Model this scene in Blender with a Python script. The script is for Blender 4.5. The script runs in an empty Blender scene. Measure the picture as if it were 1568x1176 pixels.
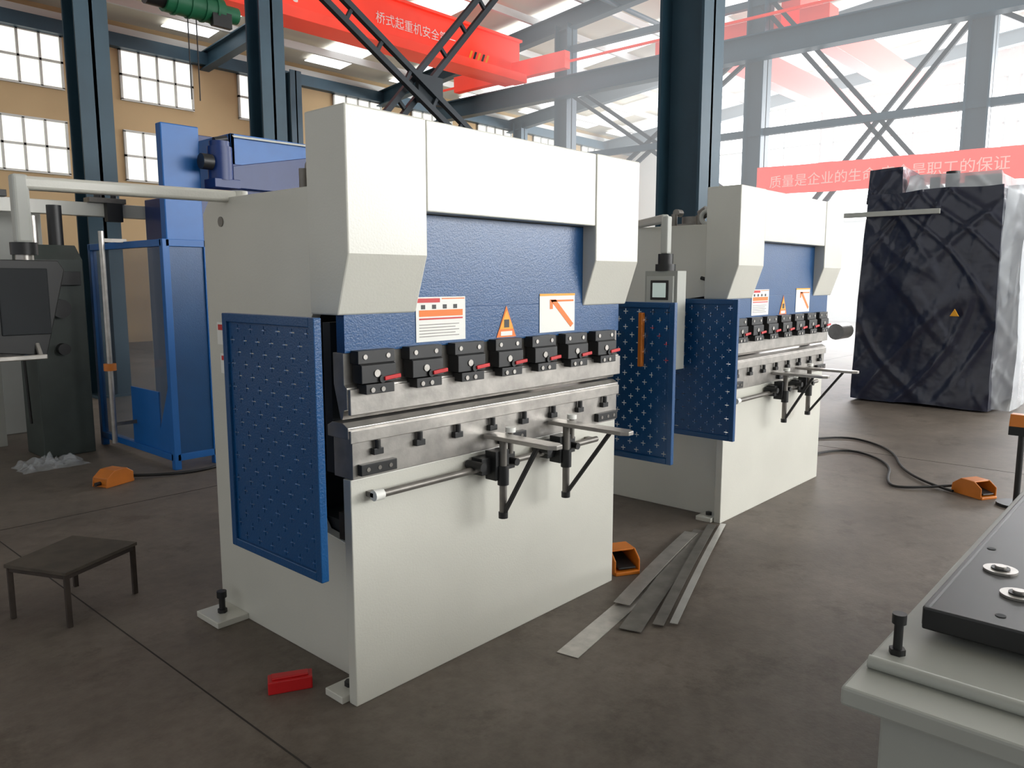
import bpy, math, random
from mathutils import Vector, Matrix, noise
random.seed(4)
S=bpy.context.scene
S.view_settings.view_transform='Standard'
S.view_settings.look='None'
# ------------------------------------------------------------ materials
def lin(c):
    return tuple(((v/255)/12.92 if v/255<=0.04045 else (((v/255)+0.055)/1.055)**2.4) for v in c)
MATS={}
def mat(name,col,rough=0.5,metal=0.0,var=0.12,scale=6.0,bump=0.0,bscale=60.0,coat=0.0,emit=0.0,col2=None,alpha=1.0,spec=0.5,dist=0.01):
    if name in MATS: return MATS[name]
    m=bpy.data.materials.new(name); m.use_nodes=True
    nt=m.node_tree; bs=nt.nodes['Principled BSDF']
    c=lin(col); c2=lin(col2) if col2 else tuple(v*(1-var) for v in c)
    tc=nt.nodes.new('ShaderNodeTexCoord'); nz=nt.nodes.new('ShaderNodeTexNoise')
    nz.inputs['Scale'].default_value=scale; nz.inputs['Detail'].default_value=5
    nt.links.new(tc.outputs['Object'],nz.inputs['Vector'])
    rp=nt.nodes.new('ShaderNodeValToRGB')
    rp.color_ramp.elements[0].position=0.35; rp.color_ramp.elements[1].position=0.65
    rp.color_ramp.elements[0].color=(*c2,1); rp.color_ramp.elements[1].color=(*c,1)
    nt.links.new(nz.outputs['Fac'],rp.inputs['Fac'])
    nt.links.new(rp.outputs['Color'],bs.inputs['Base Color'])
    bs.inputs['Roughness'].default_value=rough; bs.inputs['Metallic'].default_value=metal
    bs.inputs['Coat Weight'].default_value=coat; bs.inputs['Coat Roughness'].default_value=0.22; bs.inputs['Alpha'].default_value=alpha
    bs.inputs['Specular IOR Level'].default_value=spec
    if emit:
        nt.links.new(rp.outputs['Color'],bs.inputs['Emission Color'])
        bs.inputs['Emission Strength'].default_value=emit
    if bump:
        n2=nt.nodes.new('ShaderNodeTexNoise'); n2.inputs['Scale'].default_value=bscale
        nt.links.new(tc.outputs['Object'],n2.inputs['Vector'])
        bp=nt.nodes.new('ShaderNodeBump'); bp.inputs['Strength'].default_value=bump; bp.inputs['Distance'].default_value=dist
        nt.links.new(n2.outputs['Fac'],bp.inputs['Height']); nt.links.new(bp.outputs['Normal'],bs.inputs['Normal'])
    MATS[name]=m; return m
WHITE=mat('white_paint',(208,207,197),0.34,var=0.04,scale=3,bump=0.06,bscale=120,coat=0.35)
WHITE2=mat('old_white_paint',(190,192,186),0.45,var=0.08,scale=3)
GREYP=mat('primer_grey_paint',(168,170,163),0.5,var=0.08,scale=4)
BLUE=mat('blue_paint',(4,72,124),0.34,var=0.08,scale=5,bump=0.15,bscale=160,coat=0.15)
BLUED=mat('dark_blue_paint',(10,44,104),0.4,var=0.1)
BLUEB=mat('bright_blue_paint',(16,98,172),0.4,var=0.08)
STEEL=mat('ground_steel',(184,180,174),0.34,metal=0.7,var=0.25,scale=14,bump=0.05)
STEELD=mat('dull_steel',(134,130,124),0.45,metal=0.6,var=0.3,scale=10)
STRIP=mat('bright_sheet_steel',(200,198,192),0.3,metal=0.4,var=0.2,scale=6)
BLACK=mat('black_oxide',(30,31,32),0.45,var=0.3)
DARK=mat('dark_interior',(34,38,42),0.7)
RED=mat('red_plastic',(205,30,34),0.4,var=0.15)
ORANGE=mat('orange_plastic',(206,118,36),0.4,var=0.15)
YEL=mat('yellow_label',(235,165,30),0.5,var=0.02)
ORL=mat('orange_label',(235,120,25),0.5,var=0.02)
PAPER=mat('label_white',(232,232,226),0.5,var=0.02)
REDL=mat('label_red',(200,35,35),0.5,var=0.02)
TEAL=mat('teal_structural_steel',(46,76,92),0.5,var=0.2,scale=2)
TEALD=mat('dark_structural_steel',(36,46,54),0.6,var=0.2,scale=2)
CRED=mat('crane_red',(238,62,40),0.5,var=0.12,scale=2,emit=0.35)  # plain paint given a glow of its own to brighten it
GREEN=mat('hoist_green',(24,110,72),0.5)
BEIGE=mat('beige_wall',(182,158,120),0.9,var=0.12,scale=0.5)
WALLW=mat('pale_wall',(218,220,217),0.9,var=0.06,scale=0.5)
WOOD=mat('grubby_board',(80,72,62),0.8,var=0.35,scale=9)
CRATE=mat('cardboard_stock',(120,100,78),0.8,var=0.3,scale=5)
RUST=mat('rusty_steel',(60,50,43),0.7,var=0.4,scale=12)
CABLE=mat('cable_rubber',(26,26,26),0.6)
MGREEN=mat('machine_dark_green',(52,60,56),0.5,var=0.2)
SCREEN=mat('console_screen',(205,222,215),0.2,var=0.05,emit=0.3)
def emis(name,col,st):
    m=bpy.data.materials.new(name); m.use_nodes=True; nt=m.node_tree; nt.nodes.clear()
    e=nt.nodes.new('ShaderNodeEmission'); o=nt.nodes.new('ShaderNodeOutputMaterial')
    tc=nt.nodes.new('ShaderNodeTexCoord'); nz=nt.nodes.new('ShaderNodeTexNoise'); nz.inputs['Scale'].default_value=0.8
    rp=nt.nodes.new('ShaderNodeValToRGB'); rp.color_ramp.elements[0].color=(*[v*0.85 for v in col],1); rp.color_ramp.elements[1].color=(*col,1)
    nt.links.new(tc.outputs['Object'],nz.inputs['Vector']); nt.links.new(nz.outputs['Fac'],rp.inputs['Fac'])
    nt.links.new(rp.outputs['Color'],e.inputs['Color']); e.inputs['Strength'].default_value=st
    nt.links.new(e.outputs[0],o.inputs[0]); return m
WIN_L=emis('daylit_glass_left',(1.0,0.98,0.9),1.3)
WIN_F=emis('daylit_glass_far',(0.95,0.98,1.0),9.0)
WIN_R=emis('daylit_glass_side',(1.0,1.0,0.99),10.5)
SKYL=emis('skylight_panel',(0.97,0.99,1.0),2.2)
def glassy(name,col,a,rough=0.05):
    m=bpy.data.materials.new(name); m.use_nodes=True; nt=m.node_tree; nt.nodes.clear()
    t=nt.nodes.new('ShaderNodeBsdfTransparent'); g=nt.nodes.new('ShaderNodeBsdfPrincipled'); mx=nt.nodes.new('ShaderNodeMixShader'); o=nt.nodes.new('ShaderNodeOutputMaterial')
    g.inputs['Base Color'].default_value=(*lin(col),1); g.inputs['Roughness'].default_value=rough
    mx.inputs[0].default_value=a; nt.links.new(t.outputs[0],mx.inputs[1]); nt.links.new(g.outputs[0],mx.inputs[2]); nt.links.new(mx.outputs[0],o.inputs[0]); return m
PLEX=glassy('clear_polycarbonate',(120,135,150),0.3)
FILM=glassy('clear_plastic_film',(225,230,235),0.55,0.15)
FILM2=glassy('thin_plastic_film',(215,220,225),0.3,0.12)
# ------------------------------------------------------------ builders
OFF=Vector((0,0,0))
PAR=None
def group(name,loc):
    global PAR
    e=bpy.data.objects.new(name,None); e.empty_display_size=0.2
    S.collection.objects.link(e); e.location=Vector(loc)+OFF; PAR=e; return e
def attach(o):
    if PAR is not None:
        o.parent=PAR; o.matrix_parent_inverse=Matrix.Translation(-PAR.location)
class B:
    def __init__(s): s.v=[];s.f=[];s.m=[];s.mats=[];s.sm=[]
    def _mi(s,m):
        if m not in s.mats: s.mats.append(m)
        return s.mats.index(m)
    def add(s,vs,fs,m,smooth=False):
        k=len(s.v); i=s._mi(m)
        s.v+= [Vector(v) for v in vs]
        for f in fs: s.f.append([k+a for a in f]); s.m.append(i); s.sm.append(smooth)
    def box(s,x0,x1,y0,y1,z0,z1,m):
        vs=[(x,y,z) for x in (x0,x1) for y in (y0,y1) for z in (z0,z1)]
        s.add(vs,[(0,1,3,2),(4,6,7,5),(0,4,5,1),(2,3,7,6),(0,2,6,4),(1,5,7,3)],m)
    def prism(s,ax,a0,a1,poly,m):
        n=len(poly)
        def mk(a,p):
            return (a,p[0],p[1]) if ax=='x' else ((p[0],a,p[1]) if ax=='y' else (p[0],p[1],a))
        vs=[mk(a0,p) for p in poly]+[mk(a1,p) for p in poly]
        fs=[list(range(n))[::-1],list(range(n,2*n))]+[(i,(i+1)%n,n+(i+1)%n,n+i) for i in range(n)]
        s.add(vs,fs,m)
    def bar(s,p0,p1,w,h,m,up=(0,0,1)):
        p0=Vector(p0);p1=Vector(p1);d=(p1-p0).normalized();u=Vector(up)
        if abs(d.dot(u))>0.97: u=Vector((1,0,0))
        r=d.cross(u).normalized()*w/2; u2=r.cross(d).normalized()*h/2
        vs=[p+a*r+b*u2 for p in (p0,p1) for a,b in ((-1,-1),(1,-1),(1,1),(-1,1))]
        s.add(vs,[(3,2,1,0),(4,5,6,7),(0,1,5,4),(1,2,6,5),(2,3,7,6),(3,0,4,7)],m)
    def cyl(s,p0,p1,r,m,seg=16,r2=None):
        p0=Vector(p0);p1=Vector(p1);d=(p1-p0).normalized();u=Vector((0,0,1)) if abs(d.z)<0.9 else Vector((1,0,0))
        a=d.cross(u).normalized();b=d.cross(a).normalized(); r2=r if r2 is None else r2
        vs=[];
        for p,rr in ((p0,r),(p1,r2)):
            for i in range(seg):
                t=2*math.pi*i/seg; vs.append(p+(a*math.cos(t)+b*math.sin(t))*rr)
        s.add(vs,[(i,(i+1)%seg,seg+(i+1)%seg,seg+i) for i in range(seg)],m,True)
        s.add(vs[:seg],[list(range(seg))[::-1]],m); s.add(vs[seg:],[list(range(seg))],m)
    def ring(s,c,R,r,ax,m,n=20,k=8):
        c=Vector(c); vs=[];fs=[]
        A,Bv=(Vector((0,1,0)),Vector((0,0,1))) if ax=='x' else (Vector((1,0,0)),Vector((0,0,1)))
        N=A.cross(Bv)
        for i in range(n):
            t=2*math.pi*i/n; d=A*math.cos(t)+Bv*math.sin(t)
            for j in range(k):
                u=2*math.pi*j/k; vs.append(c+d*(R+r*math.cos(u))+N*r*math.sin(u))
        for i in range(n):
            for j in range(k): fs.append((i*k+j,((i+1)%n)*k+j,((i+1)%n)*k+(j+1)%k,i*k+(j+1)%k))
        s.add(vs,fs,m,True)
    def path(s,pts,r,m,seg=8):
        for i in range(len(pts)-1): s.cyl(pts[i],pts[i+1],r,m,seg)
    def build(s,name,bevel=0.0,parent=True,seg=2):
        me=bpy.data.meshes.new(name); me.from_pydata([v+OFF for v in s.v],[],s.f)
        for m in s.mats: me.materials.append(m)
        for p,i,sm in zip(me.polygons,s.m,s.sm): p.material_index=i; p.use_smooth=sm
        me.update()
        o=bpy.data.objects.new(name,me); S.collection.objects.link(o)
        if bevel:
            b=o.modifiers.new('bevel','BEVEL'); b.width=bevel; b.segments=seg; b.limit_method='ANGLE'; b.angle_limit=math.radians(50)
        if parent: attach(o)
        return o
def cable(name,pts,r,m,parent=True):
    cu=bpy.data.curves.new(name,'CURVE'); cu.dimensions='3D'; cu.bevel_depth=r; cu.bevel_resolution=2; cu.resolution_u=10
    sp=cu.splines.new('NURBS'); sp.points.add(len(pts)-1); sp.use_endpoint_u=True; sp.order_u=3
    for p,q in zip(sp.points,pts): p.co=(*(Vector(q)+OFF),1)
    cu.materials.append(m); o=bpy.data.objects.new(name,cu); S.collection.objects.link(o)
    if parent: attach(o)
    return o
def text(name,body,loc,rot,size,m,ext=0.0005):
    cu=bpy.data.curves.new(name,'FONT'); cu.body=body; cu.size=size; cu.extrude=ext; cu.materials.append(m)
    o=bpy.data.objects.new(name,cu); S.collection.objects.link(o); o.location=Vector(loc)+OFF; o.rotation_euler=rot
    attach(o); return o
def nopar():
    global PAR; PAR=None
def perf_panel(name,X,y0,y1,z0,z1,m,th=0.003):
    """sheet in plane X with a staggered pattern of + shaped punched holes"""
    nx=max(1,round((y1-y0)/0.042)); nz=max(1,round((z1-z0)/0.040))
    cw=(y1-y0)/nx; ch=(z1-z0)/nz; vs={};V=[];F=[]
    def vid(a,b):
        k=(round(a,5),round(b,5))
        if k not in vs: vs[k]=len(V); V.append(Vector((X,a,b))+OFF)
        return vs[k]
    fr=[0,.17,.45,.55,.83,1]
    for i in range(nx):
        for j in range(nz):
            hole=(i+j)%2==0
            for a in range(5):
                for b in range(5):
                    if hole and ((a==2 and 1<=b<=3) or (b==2 and 1<=a<=3)): continue
                    A0=y0+(i+fr[a])*cw;A1=y0+(i+fr[a+1])*cw;B0=z0+(j+fr[b])*ch;B1=z0+(j+fr[b+1])*ch
                    F.append((vid(A0,B0),vid(A1,B0),vid(A1,B1),vid(A0,B1)))
    me=bpy.data.meshes.new(name); me.from_pydata(V,[],F); me.materials.append(m)
    o=bpy.data.objects.new(name,me); S.collection.objects.link(o)
    sd=o.modifiers.new('sheet','SOLIDIFY'); sd.thickness=th; sd.offset=0; attach(o); return o
# ------------------------------------------------------------ press brake
def press_brake(off,name,pendant):
    global OFF
    OFF=Vector(off)
    group(name,(2.41,2.8,0))
    # C frames
    prof=[(2.25,0.0),(3.40,0.0),(3.42,0.03),(3.42,1.84),(3.36,1.90),(2.30,1.90),(2.30,1.46),(2.58,1.42),(2.64,1.34),(2.64,0.66),(2.56,0.56),(2.25,0.52)]
    for n,x0 in (('side_frame_a',1.72),('side_frame_b',3.06)):
        b=B(); b.prism('x',x0,x0+0.04,prof,WHITE)
        b.build(n,0.003)
    b=B()
    b.box(1.76,3.06,2.72,3.38,0.02,0.80,DARK); b.box(1.76,3.06,2.90,3.36,0.82,1.42,DARK)
    b.box(1.76,3.06,2.62,3.40,1.43,1.88,WHITE); b.box(1.76,3.06,2.30,2.615,1.50,1.86,DARK)
    b.build('rear_body_and_tank',0.004)
    # bed
    b=B(); b.box(1.596,3.22,2.20,2.245,0.0,0.85,WHITE); b.build('bed_plate',0.004)
    b=B(); b.box(1.60,3.215,2.19,2.30,0.852,1.00,STEEL); b.prism('x',1.58,3.22,[(2.185,1.0),(2.185,1.04),(2.215,1.055),(2.275,1.055),(2.305,1.04),(2.305,1.0)],STEEL)
    b.box(1.585,3.215,2.176,2.188,0.985,1.03,STEEL)
    b.build('lower_die',0.002)
    b=B()
    for i in range(8):
        x=1.70+i*0.199
        b.box(x-0.022,x+0.022,2.168,2.19,0.932,0.955,BLACK); b.cyl((x,2.175,0.953),(x,2.175,0.985),0.011,BLACK,10)
    for x in (1.70,2.42,3.11):
        b.box(x-0.08,x+0.08,2.166,2.19,0.865,0.905,BLACK)
        for dx in (-0.05,0,0.05): b.cyl((x+dx,2.164,0.885),(x+dx,2.167,0.885),0.008,STEELD,10)
    b.build('die_bolts',0.002)
    # ram
    b=B(); b.box(1.58,3.22,2.19,2.235,1.30,1.445,BLUE); b.box(1.86,2.96,2.19,2.235,1.445,1.84,BLUE)
    b.box(1.90,2.92,2.188,2.19,1.786,1.80,BLACK)
    b.build('ram',0.003)
    b=B(); b.prism('x',1.58,3.22,[(2.185,1.105),(2.185,1.18),(2.20,1.19),(2.20,1.30),(2.26,1.30),(2.26,1.19),(2.235,1.10),(2.225,1.066),(2.215,1.066),(2.205,1.10)],STEEL)
    b.box(1.585,3.215,2.172,2.187,1.085,1.175,STEEL)
    b.build('upper_punch',0.002)
    b=B()
    for i in range(7):
        x=1.685+i*0.2285
        b.box(x-0.08,x+0.08,2.150,2.198,1.262,1.308,BLACK)
        b.box(x-0.075,x+0.075,2.138,2.192,1.195,1.258,BLACK)
        b.box(x-0.062,x+0.062,2.132,2.186,1.158,1.192,BLACK)
        b.prism('x',x-0.075,x+0.075,[(2.138,1.257),(2.150,1.264),(2.192,1.264),(2.192,1.257)],BLACK)
        for dx in (-0.05,0.05): b.cyl((x+dx,2.147,1.286),(x+dx,2.151,1.286),0.009,STEEL,10)
        for dx in (-0.035,0.01): b.cyl((x+dx,2.128,1.172),(x+dx,2.133,1.172),0.009,STEEL,10)
        b.cyl((x-0.01,2.134,1.228),(x-0.01,2.139,1.228),0.013,STEEL,12)
        b.bar((x+0.015,2.130,1.208),(x+0.085,2.128,1.214),0.012,0.014,RED)
        b.cyl((x+0.01,2.13,1.207),(x+0.01,2.14,1.207),0.014,BLACK,10)
    b.build('punch_clamps',0.002)
    # cylinder covers
    cov=[(2.116,1.635),(2.116,2.11),(2.341,2.11),(2.341,1.43),(2.185,1.43)]
    b=B(); b.prism('x',1.55,1.898,cov,WHITE); b.build('cylinder_cover_a',0.006)
    b=B(); b.prism('x',2.922,3.27,cov,WHITE); b.build('cylinder_cover_b',0.006)
    b=B(); b.box(1.901,2.919,2.119,2.341,1.79,2.108,WHITE); b.build('middle_cover',0.005)
    # labels on ram
    b=B(); y=2.1885
    b.box(1.90,2.155,y-.001,y,1.318,1.485,PAPER); b.box(1.915,2.14,y-.002,y-.001,1.412,1.436,ORL); b.box(1.915,2.14,y-.002,y-.001,1.400,1.406,REDL)
    b.box(1.905,2.02,y-.002,y-.001,1.464,1.480,REDL); b.box(2.03,2.15,y-.002,y-.001,1.476,1.480,ORL)
    for k in range(4): b.box(1.925+k*.055,1.945+k*.055,y-.002,y-.001,1.440,1.456,BLACK)
    for k in range(5): b.box(1.915,2.12-0.02*(k%2),y-.002,y-.001,1.380-k*.011,1.383-k*.011,STEELD)
    b.prism('y',y-.001,y,[(2.335,1.312),(2.455,1.312),(2.395,1.442)],ORL)
    b.prism('y',y-.002,y-.001,[(2.352,1.345),(2.438,1.345),(2.395,1.425)],YEL)
    b.box(2.36,2.43,y-.002,y-.001,1.318,1.336,PAPER); b.box(2.380,2.410,y-.003,y-.002,1.352,1.385,BLACK)
    b.box(2.61,2.86,y-.001,y,1.318,1.488,PAPER); b.box(2.61,2.86,y-.002,y-.001,1.478,1.488,YEL)
    b.prism('y',y-.002,y-.001,[(2.68,1.462),(2.72,1.462),(2.85,1.35),(2.83,1.335)],ORL)
    b.box(2.69,2.85,y-.002,y-.001,1.452,1.460,ORL); b.box(2.68,2.70,y-.002,y-.001,1.42,1.46,ORL)
    b.build('warning_labels')
    b=B(); X=1.7195
    b.box(X-.001,X,3.16,3.34,1.26,1.36,PAPER); b.box(X-.002,X-.001,3.17,3.33,1.325,1.35,REDL); b.box(X-.001,X,3.18,3.32,1.13,1.22,PAPER); b.box(X-.002,X-.001,3.19,3.31,1.19,1.21,REDL)
    for z in (1.66,1.55,1.45): b.cyl((1.70,2.40,z),(1.72,2.40,z),0.012,BLACK,10); 
    b.cyl((1.69,2.44,1.56),(1.69,2.40,1.55),0.012,BLACK,10)
    b.cyl((1.716,3.26,1.80),(1.721,3.26,1.80),0.022,STEELD,14)
    b.cyl((3.10,3.2,1.5),(3.13,3.2,1.5),0.02,BLACK,10)
    b.build('side_plates_and_screws')
    # guards
    for n,x,s in (('guard_a',1.353,1),('guard_b',3.466,-1)):
        if pendant==1 and s<0: continue
        perf_panel(n+'_sheet',x,2.04,2.54,0.63,1.405,BLUE,0.008 if s>0 else 0.002)
        b=B(); w=0.014
        b.box(x-w,x+w,2.01,2.04,0.60,1.435,BLUE); b.box(x-w,x+w,2.54,2.568,0.60,1.435,BLUE)
        b.box(x-w,x+w,2.04,2.54,1.405,1.435,BLUE); b.box(x-w,x+w,2.04,2.54,0.60,0.63,BLUE)
        xi=1.72 if s>0 else 3.10
        for z in (1.38,0.66):
            b.bar((x,2.555,z),(xi+0.0*s,2.60 if z<1 else 2.555,z-0.02 if z<1 else z),0.03,0.03,BLUED)
        if s<0: b.bar((x-0.02,2.20,1.38),(x-0.02,2.20,1.10),0.022,0.03,ORANGE)
        b.build(n+'_frame',0.003)
    # dark boxes standing in for shade in the throat, feet
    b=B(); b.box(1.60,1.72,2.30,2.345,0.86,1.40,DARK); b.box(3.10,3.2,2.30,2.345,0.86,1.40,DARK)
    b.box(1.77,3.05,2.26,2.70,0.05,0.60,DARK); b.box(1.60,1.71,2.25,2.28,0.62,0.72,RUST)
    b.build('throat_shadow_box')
    b=B()
    for x0,x1 in ((1.57,1.72),(3.10,3.25)):
        for y0,y1 in ((3.18,3.38),(2.252,2.36)):
            b.box(x0,x1,y0,y1,0.0,0.028,WHITE)
            if y0>3: b.cyl(((x0+x1)/2,(y0+y1)/2,0.028),((x0+x1)/2,(y0+y1)/2,0.12),0.014,BLACK,12); b.cyl(((x0+x1)/2,(y0+y1)/2,0.10),((x0+x1)/2,(y0+y1)/2,0.13),0.022,BLACK,12)
            b.cyl(((x0+x1)/2,(y0+y1)/2,0.028),((x0+x1)/2,(y0+y1)/2,0.045),0.022,BLACK,6)
    b.build('levelling_feet',0.003)
    # front support rail and arms
    b=B()
    b.cyl((1.68,2.155,0.79),(3.0,2.155,0.79),0.014,STEELD,12); b.cyl((1.66,2.155,0.79),(1.70,2.155,0.79),0.02,PAPER,12)
    b.box(1.66,1.69,2.155,2.2,0.78,0.80,STEELD); b.box(2.96,2.99,2.155,2.2,0.78,0.80,STEELD)
    b.build('support_rail',0.002)
    for n,x,L in (('support_arm_a',2.285,0.37),('support_arm_b',2.70,0.42)):
        b=B()
        b.box(x-0.10,x+0.10,2.13,2.19,0.765,0.835,BLACK); b.box(x-0.05,x+0.03,2.10,2.16,0.74,0.86,BLACK)
        b.cyl((x+0.07,2.09,0.80),(x+0.07,2.14,0.80),0.016,BLACK,12); b.cyl((x-0.12,2.10,0.81),(x-0.12,2.19,0.81),0.018,BLACK,12)
        b.prism('z',0.905,0.922,[(x-0.04,2.18),(x+0.035,2.18),(x+0.035,2.18-L+0.03),(x+0.015,2.18-L),(x-0.02,2.18-L),(x-0.04,2.18-L+0.03)],STEEL)
        b.cyl((x-0.012,2.095,0.60),(x-0.012,2.095,0.905),0.016,STEELD,12); b.cyl((x-0.012,2.095,0.72),(x-0.012,2.095,0.80),0.024,BLACK,12)
        b.cyl((x-0.012,2.095,0.58),(x-0.012,2.095,0.605),0.02,BLACK,12)
        b.bar((x-0.012,2.09,0.60),(x-0.012,2.18-L+0.10,0.905),0.02,0.014,BLACK)
        b.cyl((x+0.06,2.12,0.835),(x+0.06,2.12,0.925),0.012,STEELD,10); b.cyl((x+0.06,2.12,0.925),(x+0.06,2.12,0.945),0.022,PAPER,12)
        b.build(n,0.002)
    # hydraulics on top
    b=B(); b.box(2.1,2.5,2.7,3.0,1.88,1.94,STEELD); b.cyl((2.3,2.85,1.94),(2.3,2.85,2.0),0.08,STEELD,16)
    b.cyl((1.86,2.55,1.90),(1.86,2.55,1.97),0.03,STEELD); b.cyl((1.86,2.55,1.97),(1.86,2.50,2.0),0.035,STEELD); b.cyl((1.95,2.6,1.90),(1.95,2.6,2.0),0.02,STEELD); b.cyl((1.78,2.7,1.90),(1.78,2.7,1.98),0.02,STEELD)
    b.cyl((1.80,2.7,1.99),(1.86,2.7,1.99),0.025,STEELD)
    b.ring((1.74,2.44,1.945),0.04,0.014,'x',WHITE2)
    b.build('hydraulic_valves')
    # pendant
    b=B()
    if pendant==0:
        b.cyl((1.78,3.20,1.86),(1.78,3.20,1.93),0.035,WHITE); b.bar((1.80,3.20,1.905),(0.95,3.28,1.90),0.05,0.05,WHITE)
        b.bar((0.955,3.28,1.93),(0.955,3.28,1.68),0.055,0.055,WHITE2)
        b.cyl((0.955,3.28,1.64),(0.955,3.28,1.685),0.045,BLACK); b.cyl((0.955,3.28,1.61),(0.955,3.28,1.64),0.03,STEEL)
        b.build('pendant_arm',0.012,seg=3)
        b=B()
        b.prism('y',3.20,3.30,[(0.80,1.29),(0.98,1.27),(1.06,1.585),(1.04,1.62),(0.82,1.62)],BLACK)
        b.box(0.84,1.0,3.193,3.20,1.35,1.59,DARK); b.bar((0.76,3.17,1.27),(0.97,3.17,1.27),0.018,0.018,STEEL)
        b.bar((0.77,3.17,1.27),(0.82,3.21,1.32),0.015,0.015,STEEL); b.bar((0.95,3.17,1.27),(0.95,3.21,1.32),0.015,0.015,STEEL)
        b.build('control_pendant',0.008)
    else:
        b.bar((1.74,2.95,1.925),(1.20,2.42,1.905),0.045,0.05,WHITE2); b.bar((1.215,2.42,1.92),(1.215,2.42,1.70),0.05,0.05,WHITE2)
        b.cyl((1.215,2.42,1.64),(1.215,2.42,1.70),0.045,BLACK); b.cyl((1.215,2.42,1.60),(1.215,2.42,1.64),0.06,BLACK)
        b.build('pendant_arm',0.01)
        b=B(); b.box(1.17,1.27,2.31,2.53,1.02,1.60,GREYP); b.box(1.155,1.17,2.33,2.51,1.40,1.57,WHITE2); b.box(1.15,1.156,2.36,2.48,1.43,1.545,BLACK); b.box(1.148,1.151,2.375,2.465,1.445,1.53,SCREEN)
        b.box(1.155,1.17,2.33,2.51,1.10,1.37,BLACK)
        for k in range(4):
            for j in range(3): b.box(1.148,1.156,2.36+j*.045,2.39+j*.045,1.30-k*.045,1.325-k*.045,WHITE2 if (k+j)%3 else REDL)
        b.cyl((1.16,2.36,1.08),(1.145,2.36,1.08),0.018,RED)
        b.build('control_pendant',0.006)
    OFF=Vector((0,0,0))
press_brake((0,0,0),'press_brake',0)
press_brake((2.87,0.03,0),'press_brake.001',1)
# ------------------------------------------------------------ room
nopar()
def floor_mat():
    m=bpy.data.materials.new('dirty_concrete'); m.use_nodes=True; nt=m.node_tree; bs=nt.nodes['Principled BSDF']
    tc=nt.nodes.new('ShaderNodeTexCoord')
    def N(s,d,ro=0.6):
        n=nt.nodes.new('ShaderNodeTexNoise'); n.inputs['Scale'].default_value=s; n.inputs['Detail'].default_value=d; n.inputs['Roughness'].default_value=ro; nt.links.new(tc.outputs['Object'],n.inputs['Vector']); return n
    a=N(0.9,9,0.7); b=N(14,8,0.7); c=N(60,3); d=N(2.6,10,0.75)
    r=nt.nodes.new('ShaderNodeValToRGB'); e=r.color_ramp.elements
    e[0].position=0.3; e[0].color=(*lin((86,78,70)),1); e[1].position=0.72; e[1].color=(*lin((122,113,103)),1)
    nt.links.new(a.outputs['Fac'],r.inputs['Fac'])
    def mul(col,nz,p0,p1,dark):
        r2=nt.nodes.new('ShaderNodeValToRGB'); r2.color_ramp.elements[0].position=p0; r2.color_ramp.elements[0].color=(*dark,1); r2.color_ramp.elements[1].position=p1; r2.color_ramp.elements[1].color=(1,1,1,1)
        nt.links.new(nz.outputs['Fac'],r2.inputs['Fac'])
        mx=nt.nodes.new('ShaderNodeMix'); mx.data_type='RGBA'; mx.blend_type='MULTIPLY'; mx.inputs[0].default_value=1
        nt.links.new(col,mx.inputs[6]); nt.links.new(r2.outputs['Color'],mx.inputs[7]); return mx.outputs[2]
    c1=mul(r.outputs['Color'],b,0.36,0.6,(.74,.71,.68)); c2=mul(c1,d,0.36,0.46,(.7,.67,.64))
    nt.links.new(c2,bs.inputs['Base Color'])
    mr=nt.nodes.new('ShaderNodeMapRange'); mr.inputs[3].default_value=0.42; mr.inputs[4].default_value=0.76; nt.links.new(b.outputs['Fac'],mr.inputs[0]); nt.links.new(mr.outputs[0],bs.inputs['Roughness'])
    bp=nt.nodes.new('ShaderNodeBump'); bp.inputs['Strength'].default_value=0.15; bp.inputs['Distance'].default_value=0.008
    nt.links.new(c.outputs['Fac'],bp.inputs['Height']); nt.links.new(bp.outputs['Normal'],bs.inputs['Normal'])
    return m
FLOOR=floor_mat(); JOINT=mat('floor_joint',(44,40,36),0.9)
b=B(); b.box(-8,30,-12,20,-0.2,0,FLOOR); b.build('floor')
b=B(); b.box(1.275,1.281,-3,20,0,0.0012,JOINT); b.box(7.27,7.275,-8,20,0,0.0012,JOINT); b.box(-6,30,5.5,5.506,0,0.0012,JOINT); b.build('trim_1')
b=B(); b.box(-8,30,20,20.3,3.4,7.8,BEIGE); b.box(-8,30,20,20.3,0,3.4,BEIGE); b.build('wall_left')
b=B(); b.box(30,30.3,-12,20,0,9.4,WALLW); b.build('wall_back')
b=B(); b.box(-8,30,-12.3,-12,0,7.8,WALLW); b.build('wall_right')
ROOF=mat('roof_sheet',(220,214,198),0.8,var=0.05,scale=0.5)
b=B(); b.prism('x',-8,30,[(20.3,7.6),(4,9.3),(-12.3,7.6),(-12.3,7.7),(4,9.4),(20.3,7.7)],ROOF); b.build('ceiling')
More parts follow.
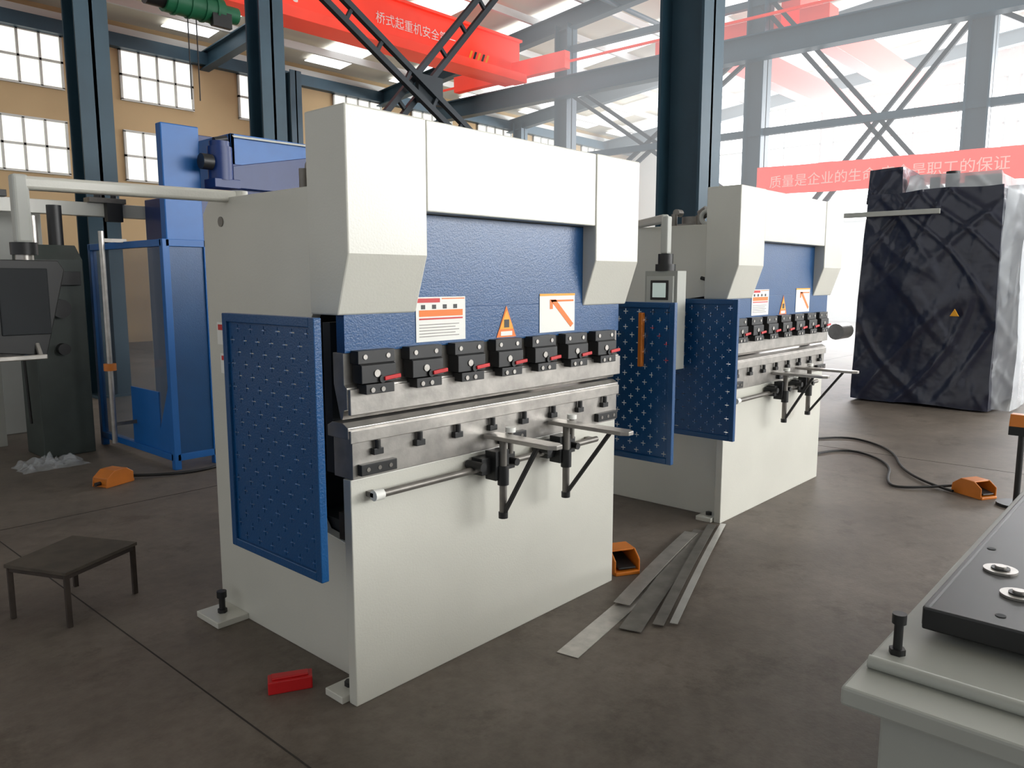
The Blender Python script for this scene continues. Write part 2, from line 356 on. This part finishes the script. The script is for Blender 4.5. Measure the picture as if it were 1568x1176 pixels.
# windows left wall
k=1
def window(x0,x1,z0,z1,plane,pos,glass,nx,nz,depth=0.06,fr=0.05):
    global k
    b=B()
    def bx(a0,a1,c0,c1,d0,d1,m):
        if plane=='y': b.box(a0,a1,min(d0,d1),max(d0,d1),c0,c1,m)
        else: b.box(min(d0,d1),max(d0,d1),a0,a1,c0,c1,m)
    s=-1 if pos>0 else 1
    bx(x0,x1,z0,z1,pos+s*0.001,pos+s*0.02,glass)
    for i in range(nx+1):
        a=x0+(x1-x0)*i/nx; bx(a-fr/2,a+fr/2,z0,z1,pos,pos+s*depth,WHITE2)
    for j in range(nz+1):
        a=z0+(z1-z0)*j/nz; bx(x0-fr/2,x1+fr/2,a-fr/2,a+fr/2,pos,pos+s*depth,WHITE2)
    b.build('window_%d'%k,parent=False); k+=1
for i in range(-2,9):
    xc=9.05+i*3.05
    if xc<0.5 or xc>29: continue
    for z0,z1 in ((5.85,7.0),(3.95,5.12)): window(xc-0.88,xc+0.88,z0,z1,'y',20,WIN_L,4,2)
for y0,y1 in ((-11,-6),(-5.6,-0.4),(0.0,5.2),(5.6,11),(11.5,17)): 
    window(y0,y1,3.7,8.0,'x',30,WIN_F,4,3)
for x0,x1 in ((2,7),(8,13),(14,19),(20,26)): window(x0,x1,2.2,7.0,'y',-12,WIN_R,5,3)
# skylights in roof
b=B()
for x in (4,9,13,16,19,22,25,27.5):
    b.prism('x',x,x+1.2,[(19.5,7.62),(5,9.13),(5,9.11),(19.5,7.60)],SKYL)
    b.prism('x',x,x+1.2,[(-11.5,7.62),(3,9.13),(3,9.11),(-11.5,7.60)],SKYL)
b.build('roof_skylights',parent=False)
# roof purlins + rafters
group('roof_structure',(11,4,9))
b=B()
for i in range(21):
    y=-12+i*1.6; z=9.3-abs(y-4)*0.1043-0.12
    b.box(-8,30,y-0.04,y+0.04,z-0.18,z,WALLW)
b.build('purlins')
b=B()
for x in (-2,4.3,10.3,16,22,28):
    for y1 in (20,-12):
        z1=9.3-16*0.1043
        for dz,w,h in ((-0.32,0.25,0.03),(-0.72,0.25,0.03),(-0.52,0.03,0.4)):
            b.bar((x,4,9.3+dz),(x,y1,z1+dz),w,h,TEAL)
b.box(-8,30,19.75,19.98,7.0,7.3,TEAL)
for y in (11,7.5): b.cyl((-8,y,7.9),(30,y,7.9),0.06,TEAL)
b.build('rafters')
# columns
def hcol(x,y,w,d,top,m=TEAL,base=True):
    nopar(); b=B()
    b.box(x-w/2,x+w/2,y-d/2,y-d/2+0.03,0,top,m); b.box(x-w/2,x+w/2,y+d/2-0.03,y+d/2,0,top,m); b.box(x-0.02,x+0.02,y-d/2,y+d/2,0,top,m)
    b.box(x-w/2-.06,x+w/2+.06,y-d/2-.06,y+d/2+.06,0,0.03,m)
    b.build('steel_column')
hcol(7.4,4.2,0.42,0.5,8.9)
for x in (4.1,6.65): hcol(x,11,0.4,0.4,8.2)
for y,t in ((12.6,7.8),(7.5,8.3),(3.4,8.7),(-2,8.4)): hcol(16,y,0.4,0.4,t)
for x in (12.5,22): hcol(x,19.4,0.35,0.4,7.2)
# runway girders
group('crane_runway',(16,5,6))
b=B()
for z,w,h in ((6.0,0.3,0.03),(6.45,0.3,0.03),(6.22,0.03,0.45)): b.bar((15.65,-10,z),(15.65,17,z),w,h,TEAL)
b.bar((15.45,-10,6.75),(15.45,17,6.75),0.05,0.05,CRED)
b.build('runway_girder')
b=B()
for z in (4.6,7.2): b.bar((16,-2,z),(16,12.6,z),0.14,0.14,TEAL)
b.build('column_ties')
group('overhead_crane',(11,13.9,7))
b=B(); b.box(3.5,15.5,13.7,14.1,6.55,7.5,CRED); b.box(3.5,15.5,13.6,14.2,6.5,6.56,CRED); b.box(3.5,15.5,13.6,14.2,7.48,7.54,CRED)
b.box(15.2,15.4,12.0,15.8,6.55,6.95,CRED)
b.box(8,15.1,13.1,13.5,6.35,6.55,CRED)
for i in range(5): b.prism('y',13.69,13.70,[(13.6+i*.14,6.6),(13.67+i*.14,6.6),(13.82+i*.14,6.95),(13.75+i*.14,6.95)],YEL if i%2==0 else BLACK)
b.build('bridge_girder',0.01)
text('girder_lettering','桥式起重机安全第一',(10.9,13.68,6.95),(math.pi/2,0,0),0.26,PAPER)
text('girder_capacity','5t',(8.6,13.68,6.85),(math.pi/2,0,0),0.5,PAPER)
b=B(); b.cyl((6.2,13.3,6.15),(7.2,13.3,6.15),0.22,GREEN); b.cyl((7.2,13.3,6.15),(7.5,13.3,6.15),0.14,GREEN); b.box(6.3,6.5,13.1,13.75,6.3,6.6,GREEN); b.box(6.9,7.1,13.1,13.75,6.3,6.6,GREEN)
b.cyl((5.9,13.3,6.15),(6.2,13.3,6.15),0.17,BLACK); b.cyl((6.5,13.3,6.3),(6.5,13.3,6.5),0.18,GREEN); b.box(6.95,7.3,13.1,13.2,5.85,6.1,BLACK)
for xx in (6.35,6.6,6.85,7.05): b.cyl((xx,13.3,6.15),(xx+0.04,13.3,6.15),0.24,GREEN)
b.cyl((6.6,13.3,4.6),(6.6,13.3,6.1),0.012,BLACK,6); b.cyl((6.75,13.3,4.6),(6.75,13.3,6.1),0.012,BLACK,6)
b.build('electric_hoist',0.01)
group('overhead_crane.001',(22,8,7))
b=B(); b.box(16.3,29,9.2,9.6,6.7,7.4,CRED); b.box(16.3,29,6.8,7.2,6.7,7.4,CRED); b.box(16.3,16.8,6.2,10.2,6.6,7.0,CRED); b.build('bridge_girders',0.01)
# bracing
def lattice(b,p0,p1,w,m):
    p0=Vector(p0);p1=Vector(p1);d=(p1-p0);L=d.length;n=d.normalized();side=n.cross(Vector((0,1,0)) if abs(n.y)<.3 and abs(n.x)>.1 else Vector((1,0,0))).normalized()*w/2
    b.bar(p0+side,p1+side,0.10,0.10,m); b.bar(p0-side,p1-side,0.10,0.10,m)
    k=int(L/0.7)
    for i in range(k+1):
        a=p0+n*(i*L/k)
        b.bar(a+side,a-side,0.06,0.06,m)
group('cross_bracing',(9.5,11,5))
b=B(); lattice(b,(6.95,11,6.6),(12.6,11,3.3),0.28,TEALD); lattice(b,(12.6,11.2,8.0),(7.9,11.2,3.0),0.28,TEALD)
b.box(9.75,10.35,11.05,11.14,4.75,5.25,TEALD); b.build('brace_members')
group('cross_bracing.001',(16,5,5))
b=B()
def lat2(p0,p1):
    p0=Vector(p0);p1=Vector(p1);n=(p1-p0).normalized();s=n.cross(Vector((1,0,0)))*0.1
    b.bar(p0+s,p1+s,0.08,0.08,TEALD);b.bar(p0-s,p1-s,0.08,0.08,TEALD)
lat2((15.98,7.4,7.2),(15.98,3.5,2.6)); lat2((15.98,3.5,6.3),(15.98,7.0,2.0)); lat2((15.98,12.5,6.3),(15.98,7.6,3)); lat2((15.98,7.6,6.3),(15.98,12.5,3)); lat2((15.98,3.3,6.3),(15.98,-1.8,3))
b.build('brace_members')
# banner
BAN=mat('red_banner_cloth',(240,96,86),0.7,var=0.08,emit=0.55)  # cloth emits by itself, in place of daylight shining through
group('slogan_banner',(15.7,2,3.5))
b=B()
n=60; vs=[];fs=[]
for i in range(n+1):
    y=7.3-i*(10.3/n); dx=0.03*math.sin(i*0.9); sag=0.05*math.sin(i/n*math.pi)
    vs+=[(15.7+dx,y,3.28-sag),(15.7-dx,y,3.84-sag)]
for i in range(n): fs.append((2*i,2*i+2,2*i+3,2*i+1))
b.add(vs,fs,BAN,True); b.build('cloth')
BTX=mat('pale_banner_print',(250,190,180),0.6,var=0.03,emit=0.3)  # pale pink lettering with slight emission
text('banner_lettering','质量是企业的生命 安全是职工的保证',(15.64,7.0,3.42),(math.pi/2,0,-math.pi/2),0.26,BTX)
# ------------------------------------------------------------ background machines
BAG=mat('black_plastic_wrap',(34,38,58),0.24,var=0.2,scale=2,bump=0.35,bscale=5,spec=0.7,dist=0.03)
group('wrapped_machine',(11.2,2.6,0))
def wrapped(name,x0,x1,y0,y1,z0,z1,m,amp,seed,n=14,rid=0.35):
    V=[];F=[]
    def grid(o,u,v,nu,nv):
        k=len(V)
        for i in range(nu+1):
            for j in range(nv+1):
                p=Vector(o)+Vector(u)*(i/nu)+Vector(v)*(j/nv)
                c=Vector(((x0+x1)/2,(y0+y1)/2,(z0+z1)/2)); q=p-c
                q.x*=1-0.05*max(0,(p.z-z0)/(z1-z0)); q.y*=1-0.06*max(0,(p.z-z0)/(z1-z0))
                p2=c+q
                nn=noise.noise_vector(Vector((p.x*1.6+seed,p.y*1.6,p.z*0.9)))*amp
                r=0
                for a,s1,s2,w in ((0.8,1.9,0.5,1.0),(-0.9,2.5,0.6,0.7),(0.3,5,0.8,0.25)):
                    t=p.y+p.z*a+p.x*0.5
                    h=max(0,1-abs(noise.noise(Vector((t*s1+seed,(p.z-p.y*a)*s2,p.x*1.2))))*4.5)
                    r+=w*h*h*(3-2*h)
                p2+=nn; p2.x-=r*amp*rid; p2.y-=r*amp*rid*0.5; p2.z=max(p2.z,0.01)
                V.append(p2)
        for i in range(nu):
            for j in range(nv): a=k+i*(nv+1)+j; F.append((a,a+nv+1,a+nv+2,a+1))
    dx,dy,dz=x1-x0,y1-y0,z1-z0
    grid((x0,y0,z0),(0,dy,0),(0,0,dz),n*2,n*3); grid((x1,y0,z0),(0,dy,0),(0,0,dz),n,n)
    grid((x0,y0,z0),(dx,0,0),(0,0,dz),n,n*3); grid((x0,y1,z0),(dx,0,0),(0,0,dz),n,n*3); grid((x0,y0,z1),(dx,0,0),(0,dy,0),n,n*2)
    me=bpy.data.meshes.new(name); me.from_pydata(V,[],F); me.materials.append(m)
    for p in me.polygons: p.use_smooth=True
    o=bpy.data.objects.new(name,me); S.collection.objects.link(o); attach(o); return o
wrapped('black_cover',10.4,12.1,1.85,3.42,0.02,2.62,BAG,0.05,3,36)
wrapped('cover_top_bulge',10.5,11.6,3.0,3.42,2.5,2.92,BAG,0.04,8,14)
wrapped('clear_film',10.48,12.0,1.66,1.90,0.02,2.6,FILM,0.06,12,20)
wrapped('clear_film_top',10.6,12.0,1.95,2.95,2.60,2.80,FILM,0.06,17,14)
b=B(); b.box(10.9,11.9,2.0,2.4,2.6,2.8,WHITE2); b.cyl((11.2,2.6,2.6),(11.2,2.6,2.9),0.08,BLACK); b.cyl((11.2,2.8,2.6),(11.2,2.8,2.84),0.06,BLACK); b.box(10.27,10.32,2.5,3.6,2.32,2.38,WHITE2); b.cyl((10.3,3.5,0.9),(9.95,3.5,0.9),0.1,STEEL)
b.prism('x',10.30,10.31,[(2.22,1.12),(2.32,1.12),(2.27,1.21)],YEL)
b.build('machine_top_parts',0.01)
# blue press
group('blue_shearing_machine',(3.4,6.9,0))
b=B()
b.box(3.17,3.52,7.0,7.10,0,2.92,BLUEB); b.box(6.2,6.5,7.0,7.10,0,2.92,BLUEB)
b.box(3.55,3.85,7.1,8.3,0,2.36,BLUED); b.box(3.52,6.2,7.5,7.9,0.0,1.0,BLUED)
b.build('side_columns',0.01)
b=B(); b.box(3.8,6.2,6.95,6.99,2.40,2.90,BLUEB); b.box(3.8,6.2,7.0,7.8,2.36,2.40,BLUED); b.box(3.8,6.2,7.8,7.84,2.40,3.0,BLUED); b.box(3.8,6.2,6.93,6.95,2.40,2.62,BLUED); b.box(3.8,3.84,6.95,7.84,2.40,2.9,BLUEB)
b.prism('y',6.92,6.93,[(3.8,2.88),(5.8,2.9),(5.8,2.88),(3.82,2.86)],WHITE2)
b.prism('y',6.925,6.95,[(3.8,2.60),(3.8,2.40),(6.2,2.40),(6.2,2.86),(5.0,2.84)],BLUED)
b.build('top_beam',0.006)
b=B(); b.cyl((3.66,6.9,2.45),(3.66,6.9,2.75),0.11,BLUED,20); b.cyl((3.66,6.9,2.75),(3.66,6.9,2.80),0.09,BLUED,20); b.box(3.55,3.8,6.8,7.0,2.38,2.46,BLUED); b.cyl((3.55,6.85,2.6),(3.45,6.85,2.6),0.07,BLACK); b.cyl((3.6,6.88,2.8),(3.72,6.88,2.83),0.03,BLACK)
b.build('hydraulic_motor',0.004)
group('machine_guard_enclosure',(2.9,6.9,0))
b=B()
ya,yb,xa,xb=6.23,7.72,2.80,3.14
w=0.028
for x,y in [(xa,ya),(xa,yb),(xb,ya)]: b.box(x-w,x+w,y-w,y+w,0.0,1.87,BLUEB)
for z in (0.10,1.84):
    b.box(xa-w,xa+w,ya,yb,z-w,z+w,BLUEB); b.box(xa,xb,ya-w,ya+w,z-w,z+w,BLUEB)
b.box(xa+w,xb,ya-0.01,ya+0.01,0.1,1.84,BLUE)
b.box(xa-0.01,xa+0.01,ya+0.25,ya+0.8,0.12,0.62,BLUEB)
b.prism('x',xa-0.012,xa+0.012,[(ya,0.1),(ya+0.35,0.1),(ya,0.8)],BLUEB)
b.build('enclosure_frame',0.003)
b=B(); b.box(xa-0.004,xa+0.004,ya+w,yb-w,0.13,1.81,PLEX); b.build('clear_panel')
b=B(); b.cyl((2.60,6.95,0.15),(2.60,6.95,1.95),0.022,STEEL); b.cyl((2.60,6.95,0.78),(2.60,6.95,0.84),0.05,ORANGE); b.box(2.58,2.80,6.94,6.96,1.86,1.89,STEELD); b.box(2.58,2.80,6.94,6.96,0.3,0.33,STEELD); b.build('guide_rod')
# dark green machine
group('dark_punching_machine',(2.4,7.7,0))
b=B(); b.prism('x',2.20,2.62,[(7.45,0),(7.9,0),(7.9,1.85),(7.6,1.85),(7.45,1.72)],MGREEN)
b.build('frame',0.01)
b=B(); b.cyl((2.20,7.65,1.45),(2.12,7.65,1.45),0.09,BLACK); b.cyl((2.4,7.45,1.3),(2.4,7.38,1.3),0.08,BLACK); b.cyl((2.4,7.45,0.95),(2.4,7.38,0.95),0.05,BLACK); b.box(2.15,2.20,7.5,7.7,0.9,1.15,BLUEB)
b.cyl((2.5,7.7,1.85),(2.5,7.7,2.2),0.06,BLACK); b.cyl((2.32,7.7,1.85),(2.32,7.7,2.1),0.04,STEEL); b.box(2.25,2.58,7.41,7.45,1.5,1.62,BLACK)
b.path([(2.16,7.6,0.3),(2.14,7.6,1.0),(2.16,7.6,1.5)],0.012,CABLE)
b.build('fittings',0.003)
group('linear_guide_unit',(2.4,8.6,0))
b=B(); b.box(1.9,3.9,8.3,8.42,2.17,2.30,WHITE); b.box(2.0,2.15,8.3,8.42,0,2.17,WHITE2); b.box(3.6,3.75,8.3,8.42,0,2.17,WHITE2)
b.build('beam',0.005)
b=B(); b.box(2.05,2.3,8.25,8.4,2.30,2.36,BLACK); b.cyl((2.12,8.3,2.36),(2.12,8.3,2.46),0.03,STEELD); b.box(3.0,3.35,8.25,8.4,2.30,2.35,STEELD); b.cyl((3.1,8.3,2.35),(3.1,8.3,2.45),0.035,BLACK); b.cyl((3.25,8.3,2.35),(3.25,8.3,2.48),0.03,BLACK)
b.box(3.15,3.3,8.22,8.3,2.12,2.30,BLACK); b.build('carriages',0.003)
group('press_brake.002',(0.6,9.5,0))
b=B(); b.prism('x',0.9,2.6,[(9.0,0),(10.4,0),(10.4,2.3),(9.0,2.3),(9.0,1.5),(9.5,1.45),(9.5,0.8),(9.0,0.75)],WHITE2); b.build('frame',0.01)
b=B(); b.box(0.4,2.75,8.9,9.0,0.0,0.75,WHITE2); b.box(0.4,2.75,8.85,8.95,1.5,2.35,WHITE2); b.box(0.45,2.7,8.9,9.0,1.2,1.5,BLUE); b.box(0.45,2.7,8.9,9.0,0.75,0.85,STEEL); b.cyl((1.3,8.8,1.9),(1.3,8.86,1.9),0.06,BLACK); b.build('bed_and_ram',0.01)
group('storage_rack',(11,16,0))
b=B()
for x in (8,10,12,14): b.box(x-.05,x+.05,15.9,16.0,0,2.4,TEALD); b.box(x-.05,x+.05,16.9,17.0,0,2.4,TEALD)
for z in (0.4,1.2,2.0): b.box(8,14,15.9,17,z,z+0.05,STEELD); b.box(8.3,11.3,16.1,16.8,z+0.05,z+0.4,CRATE); b.box(12,13.6,16.1,16.8,z+0.05,z+0.35,BLUED)
b.build('rack')
# ------------------------------------------------------------ floor items
def pedal(name,x,y,a,cov=ORANGE):
    group(name,(x,y,0)); b=B()
    b.prism('y',-0.07,0.07,[(-0.13,0.0),(0.12,0.0),(0.12,0.02),(-0.13,0.02)],cov)
    b.prism('y',-0.075,-0.065,[(-0.12,0.0),(0.13,0.0),(0.12,0.07),(0.05,0.12),(-0.06,0.12),(-0.12,0.08)],cov)
    b.prism('y',0.065,0.075,[(-0.12,0.0),(0.13,0.0),(0.12,0.07),(0.05,0.12),(-0.06,0.12),(-0.12,0.08)],cov)
    b.prism('y',-0.07,0.07,[(-0.06,0.12),(0.05,0.12),(0.12,0.07),(0.12,0.06),(0.05,0.11),(-0.06,0.11)],cov)
    b.prism('y',-0.07,0.07,[(0.10,0.02),(0.12,0.02),(0.12,0.07),(0.10,0.08)],cov)
    b.prism('y',-0.05,0.05,[(-0.12,0.03),(0.08,0.06),(0.08,0.075),(-0.12,0.04)],BLACK)
    b.cyl((0.12,0,0.03),(0.16,0,0.03),0.015,BLACK)
    R=Matrix.Rotation(a,3,'Z')
    b.v=[R@v+Vector((x,y,0)) for v in b.v]; b.build('pedal_housing',0.004)
pedal('foot_pedal',3.40,2.29,math.radians(60)); cable('pedal_cable',[(3.46,2.42,0.03),(3.55,2.6,0.01),(3.75,2.65,0.012),(3.7,2.85,0.012),(3.4,2.9,0.012)],0.008,CABLE)
pedal('foot_pedal',6.32,1.18,math.radians(60))
cable('pedal_cable',[(6.4,1.32,0.03),(6.1,1.6,0.012),(6.2,1.75,0.012),(6.9,1.9,0.012),(7.3,2.4,0.012),(6.6,2.6,0.012),(6.2,2.7,0.012)],0.01,CABLE)
cable('pedal_cable_b',[(6.25,1.3,0.02),(6.5,1.7,0.012),(7.6,2.1,0.012),(7.9,2.8,0.012),(6.4,3.1,0.012)],0.01,CABLE)
pedal('foot_pedal',2.27,6.15,math.radians(200)); cable('pedal_cable',[(2.4,6.2,0.03),(2.7,6.0,0.012),(3.2,6.05,0.012),(3.6,6.6,0.012)],0.012,CABLE)
group('foot_switch_stand',(6.2,0.9,0))
b=B(); b.cyl((6.2,0.9,0),(6.2,0.9,0.02),0.12,BLACK,20); b.cyl((6.2,0.9,0.02),(6.2,0.9,0.52),0.02,BLACK); b.box(6.13,6.27,0.83,0.97,0.50,0.56,BLACK); b.prism('y',0.83,0.97,[(6.13,0.56),(6.27,0.56),(6.24,0.64),(6.16,0.64)],ORANGE); b.build('stand',0.003)
# stool
group('low_work_table',(1.25,3.95,0))
b=B(); T=[(.976,4.0),(1.128,3.678),(1.516,3.866),(1.337,4.21)]
b.prism('z',0.245,0.262,T,WOOD)
c=Vector((1.24,3.94)); L=[c+(Vector(t)-c)*0.92 for t in T]
for i,t in enumerate(L):
    b.bar((t.x,t.y,0),(t.x,t.y,0.245),0.022,0.022,RUST); u=L[(i+1)%4]; b.bar((t.x,t.y,0.235),(u.x,u.y,0.235),0.02,0.02,RUST)
b.build('table_body',0.002)
nopar()
b=B(); b.prism('z',0.0,0.05,[(1.42,2.51),(1.565,2.435),(1.60,2.49),(1.455,2.57)],RED); b.prism('z',0.05,0.058,[(1.44,2.515),(1.56,2.453),(1.58,2.487),(1.46,2.555)],RED); b.build('red_tool_block',0.004)
# metal strips
group('sheet_metal_strips',(3.4,2,0))
def strip(n,p0,p1,w,z,lift=0.0,m=STEEL):
    b=B(); p0=Vector(p0);p1=Vector(p1);d=(p1-p0).normalized();r=Vector((d.y,-d.x))*w/2; N=12
    vs=[];fs=[]
    for i in range(N+1):
        p=p0.lerp(p1,i/N); h=z+lift*math.sin(i/N*math.pi)
        for s,hh in ((-1,0),(1,0),(1,0.003),(-1,0.003)): vs.append((p.x+r.x*s,p.y+r.y*s,h+hh))
    for i in range(N):
        for j in range(4): fs.append((4*i+j,4*i+(j+1)%4,4*i+4+(j+1)%4,4*i+4+j))
    fs+= [(3,2,1,0),(4*N,4*N+1,4*N+2,4*N+3)]
    b.add(vs,fs,m); b.build(n)
strip('strip_1',(2.42,1.87),(3.85,2.12),0.10,0.001,0,STEEL)
strip('strip_2',(2.78,1.80),(4.25,2.24),0.10,0.006,0.01,STEELD)
strip('strip_3',(2.96,1.685),(4.44,2.195),0.035,0.012,0.015,STRIP)
strip('strip_5',(2.90,1.73),(4.38,2.24),0.05,0.012,0.015,STEELD)
strip('strip_4',(2.98,1.98),(4.15,2.26),0.08,0.014,0.01,STEEL)
# loose plastic film at left machine
nopar()
def crumple(name,cx,cy,rx,ry,h,m,seed):
    V=[];F=[];n=26
    for i in range(n+1):
        for j in range(n+1):
            x=cx+(i/n-.5)*rx;y=cy+(j/n-.5)*ry;e=max(0,1-max(abs(i/n-.5),abs(j/n-.5))*2)
            q=noise.noise_vector(Vector((i*.3+seed,j*.3,0)))
            V.append((x+q.x*.03,y+q.y*.03,0.004+abs(noise.noise(Vector((x*12+seed,y*12,0))))*h*min(1,e*3)))
    for i in range(n):
        for j in range(n): a=i*(n+1)+j; F.append((a,a+n+1,a+n+2,a+1))
    me=bpy.data.meshes.new(name); me.from_pydata(V,[],F); me.materials.append(m)
    for p in me.polygons: p.use_smooth=True
    o=bpy.data.objects.new(name,me); S.collection.objects.link(o)
crumple('plastic_film_scrap',2.15,7.15,0.5,0.35,0.18,FILM2,2)
# ------------------------------------------------------------ foreground bed
group('machine_work_bed',(2.6,-0.2,0))
b=B(); b.box(1.42,4.2,-0.9,0.455,0.762,0.80,GREYP); b.build('top_slab',0.006)
b=B(); b.box(1.48,4.1,-0.85,0.40,0.0,0.76,GREYP); b.build('pedestal',0.006)
b=B(); b.cyl((1.53,0.44,0.812),(1.53,-0.8,0.812),0.013,GREYP,14); b.build('weld_rod')
b=B()
b.box(1.74,3.6,-0.7,0.40,0.845,0.865,BLACK); b.box(1.80,3.6,-0.7,0.36,0.80,0.845,DARK)
b.box(1.735,1.75,-0.7,0.40,0.82,0.868,BLACK); b.box(1.74,3.6,0.388,0.402,0.825,0.868,BLACK)
b.build('black_plate',0.004)
b=B()
for x,y in ((2.09,0.322),(1.945,0.262),(2.55,0.30),(3.0,0.30),(2.3,0.1)):
    b.cyl((x,y,0.865),(x,y,0.870),0.036,STEEL,24); b.cyl((x,y,0.87),(x,y,0.873),0.02,BLACK,16); b.cyl((x,y,0.87),(x,y,0.878),0.012,STEEL,12)
for x,y in ((1.80,0.27),(2.25,0.37)): b.cyl((x,y,0.8652),(x,y,0.8662),0.01,DARK,14)
b.cyl((1.625,0.415,0.80),(1.625,0.415,0.865),0.009,BLACK,12); b.cyl((1.625,0.415,0.865),(1.625,0.415,0.885),0.014,BLACK,12); b.cyl((1.625,0.415,0.80),(1.625,0.415,0.812),0.016,BLACK,6)
b.build('bolts_and_washers')
# ------------------------------------------------------------ haze at the far bay, painted by an added self-glowing volume
hm=bpy.data.materials.new('glowing_haze'); hm.use_nodes=True; nt=hm.node_tree; nt.nodes.clear()
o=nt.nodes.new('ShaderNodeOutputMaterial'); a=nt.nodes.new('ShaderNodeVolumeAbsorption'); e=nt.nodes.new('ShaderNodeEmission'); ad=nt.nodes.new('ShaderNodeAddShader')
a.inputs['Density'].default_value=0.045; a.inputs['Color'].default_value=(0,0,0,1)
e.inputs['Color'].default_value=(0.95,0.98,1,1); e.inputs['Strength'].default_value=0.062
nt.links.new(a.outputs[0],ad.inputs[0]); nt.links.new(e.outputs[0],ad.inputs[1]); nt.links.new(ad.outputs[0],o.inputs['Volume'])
nopar(); b=B(); b.box(12.4,29.8,-11.8,12.3,0.02,7.58,hm); b.build('glowing_haze')
# ------------------------------------------------------------ lights
def area(name,loc,target,sx,sy,power,col=(1,1,1)):
    l=bpy.data.lights.new(name,'AREA'); l.shape='RECTANGLE'; l.size=sx; l.size_y=sy; l.energy=power; l.color=col
    o=bpy.data.objects.new(name,l); S.collection.objects.link(o); o.location=loc
    o.rotation_euler=(Vector(target)-Vector(loc)).to_track_quat('-Z','Y').to_euler(); return o
area('daylight_far_windows',(29.5,3,6.4),(5,3,0.5),20,2.8,6500,(0.97,0.98,1))
area('daylight_side_windows',(13,-11.6,4.8),(4,3,1),16,4.5,2800,(1.0,1.0,0.99))
W=bpy.data.worlds.new('World'); S.world=W; W.use_nodes=True
bg=W.node_tree.nodes['Background']; bg.inputs[0].default_value=(0.96,0.98,1,1); bg.inputs[1].default_value=0.72
# ------------------------------------------------------------ camera
cam=bpy.data.cameras.new('camera'); co=bpy.data.objects.new('camera',cam); S.collection.objects.link(co)
co.location=(0,0,1.55); co.rotation_euler=(math.radians(90-7.66),0,math.radians(-48))
cam.sensor_width=36; cam.lens=27.32; cam.clip_start=0.05; cam.clip_end=200
S.camera=co
print('DONE')
